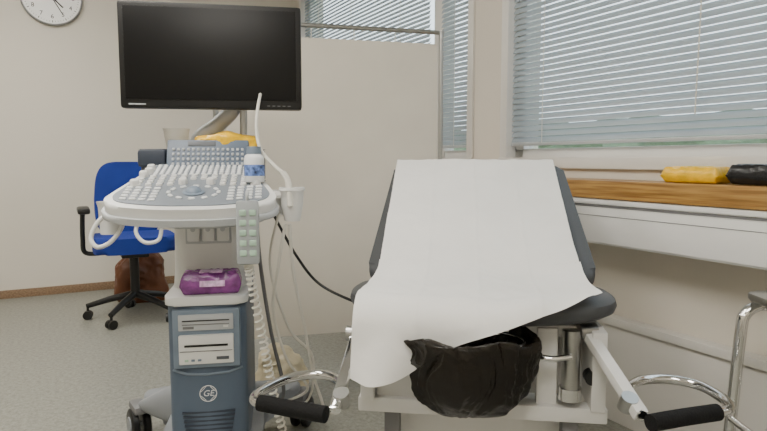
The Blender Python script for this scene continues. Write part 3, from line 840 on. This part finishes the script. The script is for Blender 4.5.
for i in range(NA + 1):
    a = i / NA; row = []
    Lt = Lf + (interp(prof, max(0, a - 0.03)) + interp(prof, a) + interp(prof, min(1, a + 0.03))) / 3
    for j in range(NB + 1):
        s = Lt * j / NB
        p = at_len(s)
        pn = at_len(s + 0.005); pv = at_len(s - 0.005)
        tv = (pn - pv).normalized(); nv = Vector((0, tv.z, -tv.y))
        if p.y > -0.1 and nv.z < 0 and p.y < 0.66: nv = -nv
        if p.y <= -0.1 and nv.y > 0: nv = -nv
        fr = s / Lf
        lb, rb = interp(leftb, fr), interp(rightb, fr)
        x = lb + (rb - lb) * a
        d = 0.007 + 0.005 * noise.noise(Vector((x * 4, s * 3, 1))) + 0.006 * (0.3 - abs(noise.noise(Vector((x * 7 + s * 3, s * 5, 4)))))
        d += 0.0028 * (0.3 - abs(noise.noise(Vector((x * 17 - s * 12, s * 13, 9)))))
        for cr, am in ((0.25, 0.0020), (0.5, 0.0022), (0.75, 0.0020)):
            d += am * math.exp(-abs(a - cr) / 0.008)
        for cr, am in ((0.22, 0.0018), (0.47, 0.0018)):
            d += am * math.exp(-abs(fr - cr) / 0.010)
        d += 0.018 * math.exp(-((p.y - 0.10) / 0.08) ** 2) * (1 if p.z < 0.8 else 0) * (0.8 + 0.4 * math.sin(a * 7))
        d += 0.010 * (abs(a * 2 - 1)) ** 2 * (1 if p.z < 0.7 else 0)
        if p.y < 0.25:
            rr = (0.25 - p.y) / 0.35
            d += 0.006 * rr * math.sin((x * 1.0 + s * 0.6) * 30) * (0.5 + noise.noise(Vector((x * 4, s * 4, 8))))
        if s > Lf - 0.03:
            q = (s - Lf + 0.03)
            d += q * 0.20 * (0.5 + 0.5 * math.sin(a * 12 + 1)) + 0.002
        c_ = max(0, a - 0.8) / 0.2
        if p.y < 0.05: d += 0.014 * c_ * (0.05 - p.y) / 0.15
        row.append(bm.verts.new((x, p.y + nv.y * d, p.z + nv.z * d)))
    G.append(row)
for i in range(NA):
    for j in range(NB): bm.faces.new((G[i][j], G[i + 1][j], G[i + 1][j + 1], G[i][j + 1]))
pa = obj("paper_sheet", fin(bm, "paper_sheet"), PAPER, None, ec.location[:], (0, 0, -7.7))
tag(pa, "white disposable paper sheet draped over the examination chair", "paper sheet")

# bin liner : thin sagging bag with soft folds
bm = bmesh.new()
prof_b = catmull([(0.004, 0.394, 0), (0.050, 0.393, 0), (0.092, 0.408, 0), (0.122, 0.445, 0), (0.136, 0.492, 0), (0.145, 0.540, 0), (0.152, 0.572, 0), (0.150, 0.588, 0), (0.141, 0.580, 0), (0.126, 0.52, 0), (0.09, 0.445, 0), (0.004, 0.415, 0)], 10)
rings = lathe_bm(bm, [(p.x, p.y) for p in prof_b], 280, None, False)
def fold(v): return 1 - 2.4 * abs(noise.noise(v))
for v in bm.verts:
    p = v.co.copy()
    rr = math.hypot(p.x, p.y) + 1e-6
    dirv = Vector((p.x / rr, p.y / rr, 0))
    h = max(0, min(1, (p.z - 0.39) / 0.18))
    w1 = noise.noise(Vector((dirv.x * 1.5, dirv.y * 1.5, p.z * 8))) 
    # long soft folds that lean sideways and merge downward
    sl_ = (p.z - 0.5) * 4.0
    cx, sxn = math.cos(math.atan2(p.y, p.x) + w1 * 0.5 + sl_ * 0.12), math.sin(math.atan2(p.y, p.x) + w1 * 0.5 + sl_ * 0.12)
    k = 0.022 * noise.noise(p * 6.5 + Vector((2, 2, 2))) \
        + 0.011 * fold(Vector((cx * 3.2, sxn * 3.2, p.z * 3.5))) \
        + 0.007 * fold(Vector((cx * 7.0, sxn * 7.0, p.z * 6 + 4))) * (0.4 + 0.6 * h) \
        + 0.004 * fold(Vector((p.x * 14 + p.z * 20, p.y * 14, p.z * 26)))
    k *= min(1, rr / 0.07)
    p += dirv * k
    p.z += 0.007 * fold(Vector((p.x * 9, p.y * 9, p.z * 7 + 7))) * min(1, rr / 0.06) + 0.028 * noise.noise(Vector((dirv.x * 1.6, dirv.y * 1.6, 3.3))) * h
    p.y *= 0.78
    v.co = p
bl = obj("bin_liner", fin(bm, "bin_liner"), BAGB)
bpy.context.view_layer.update()
bl.location = ec.matrix_world @ Vector((-0.03, -0.125, 0.0)); bl.rotation_euler = (0, 0, math.radians(-7.7))
tag(bl, "black plastic bin liner hung under the seat of the examination chair", "bin bag")

# chrome stand
sd = root("instrument_stand", "chrome bent-tube instrument stand with steel tray beside the wall", "stand", (1.055, 1.37, 0), 0)
for yy in (0.14, -0.14):
    pts = [(-0.165, yy, 0.016), (-0.150, yy, 0.30), (-0.135, yy, 0.56), (-0.126, yy, 0.605), (-0.10, yy, 0.625), (-0.07, yy, 0.629), (0.07, yy, 0.629), (0.10, yy, 0.619), (0.115, yy, 0.58), (0.125, yy, 0.33), (0.135, yy, 0.016)]
    tube("bent_tube_leg", pts, 0.0145, CHROME, sd, n=16)
for xx in (-0.152, 0.125): tube("cross_tube", [(xx, -0.14, 0.33), (xx, 0.14, 0.33)], 0.009, CHROME, sd, n=12, smooth_path=False)
prism("tray", rrect(0.125, 0.165, 0.04, 6), 0.644, 0.662, STEEL, sd, 0.006)

def on_room(o, s, y, z, rz=0):
    o.matrix_world = RM @ Matrix.Translation((s, y, z)) @ Matrix.Rotation(math.radians(rz), 4, 'Z')
y1 = root("wipes_packet", "yellow plastic packet of wipes lying on the wooden sill", "packet"); on_room(y1, 3.850, -0.085, 0.9265, 4)
pillow("wrapper", 0.185, 0.11, 0.048, YEL, y1, seed=11, amp=0.005)
box("printed_label", (0.08, 0.05, 0.002), (0.0, 0, 0.053), LABELY, y1, 0.0006)
k1 = root("wipes_packet", "black plastic packet lying on the wooden sill", "packet"); on_room(k1, 4.080, -0.085, 0.9265, -3)
pillow("wrapper", 0.21, 0.11, 0.058, BLKPK, k1, seed=13, amp=0.004)

# ------------------------------------------------------------ world, camera
w = bpy.data.worlds.new("overcast_sky"); scene.world = w; w.use_nodes = True
nt = w.node_tree; bg = nt.nodes["Background"]
tc = nt.nodes.new("ShaderNodeTexCoord"); sx = nt.nodes.new("ShaderNodeSeparateXYZ"); rp = nt.nodes.new("ShaderNodeValToRGB")
nt.links.new(tc.outputs["Generated"], sx.inputs[0]); nt.links.new(sx.outputs["Z"], rp.inputs["Fac"]); nt.links.new(rp.outputs["Color"], bg.inputs["Color"])
rp.color_ramp.elements[0].color = (0.78, 0.83, 0.88, 1); rp.color_ramp.elements[1].color = (0.84, 0.91, 1.0, 1)
bg.inputs["Strength"].default_value = 4.0

cam = bpy.data.cameras.new("camera"); co = bpy.data.objects.new("camera", cam); COL.objects.link(co)
cam.sensor_width = 36; cam.lens = 36 * 600 / 767
cam.clip_start = 0.05
co.location = (0, 0, 1.0)
co.rotation_euler = (math.radians(90 - 5.3), 0, 0)
scene.camera = co
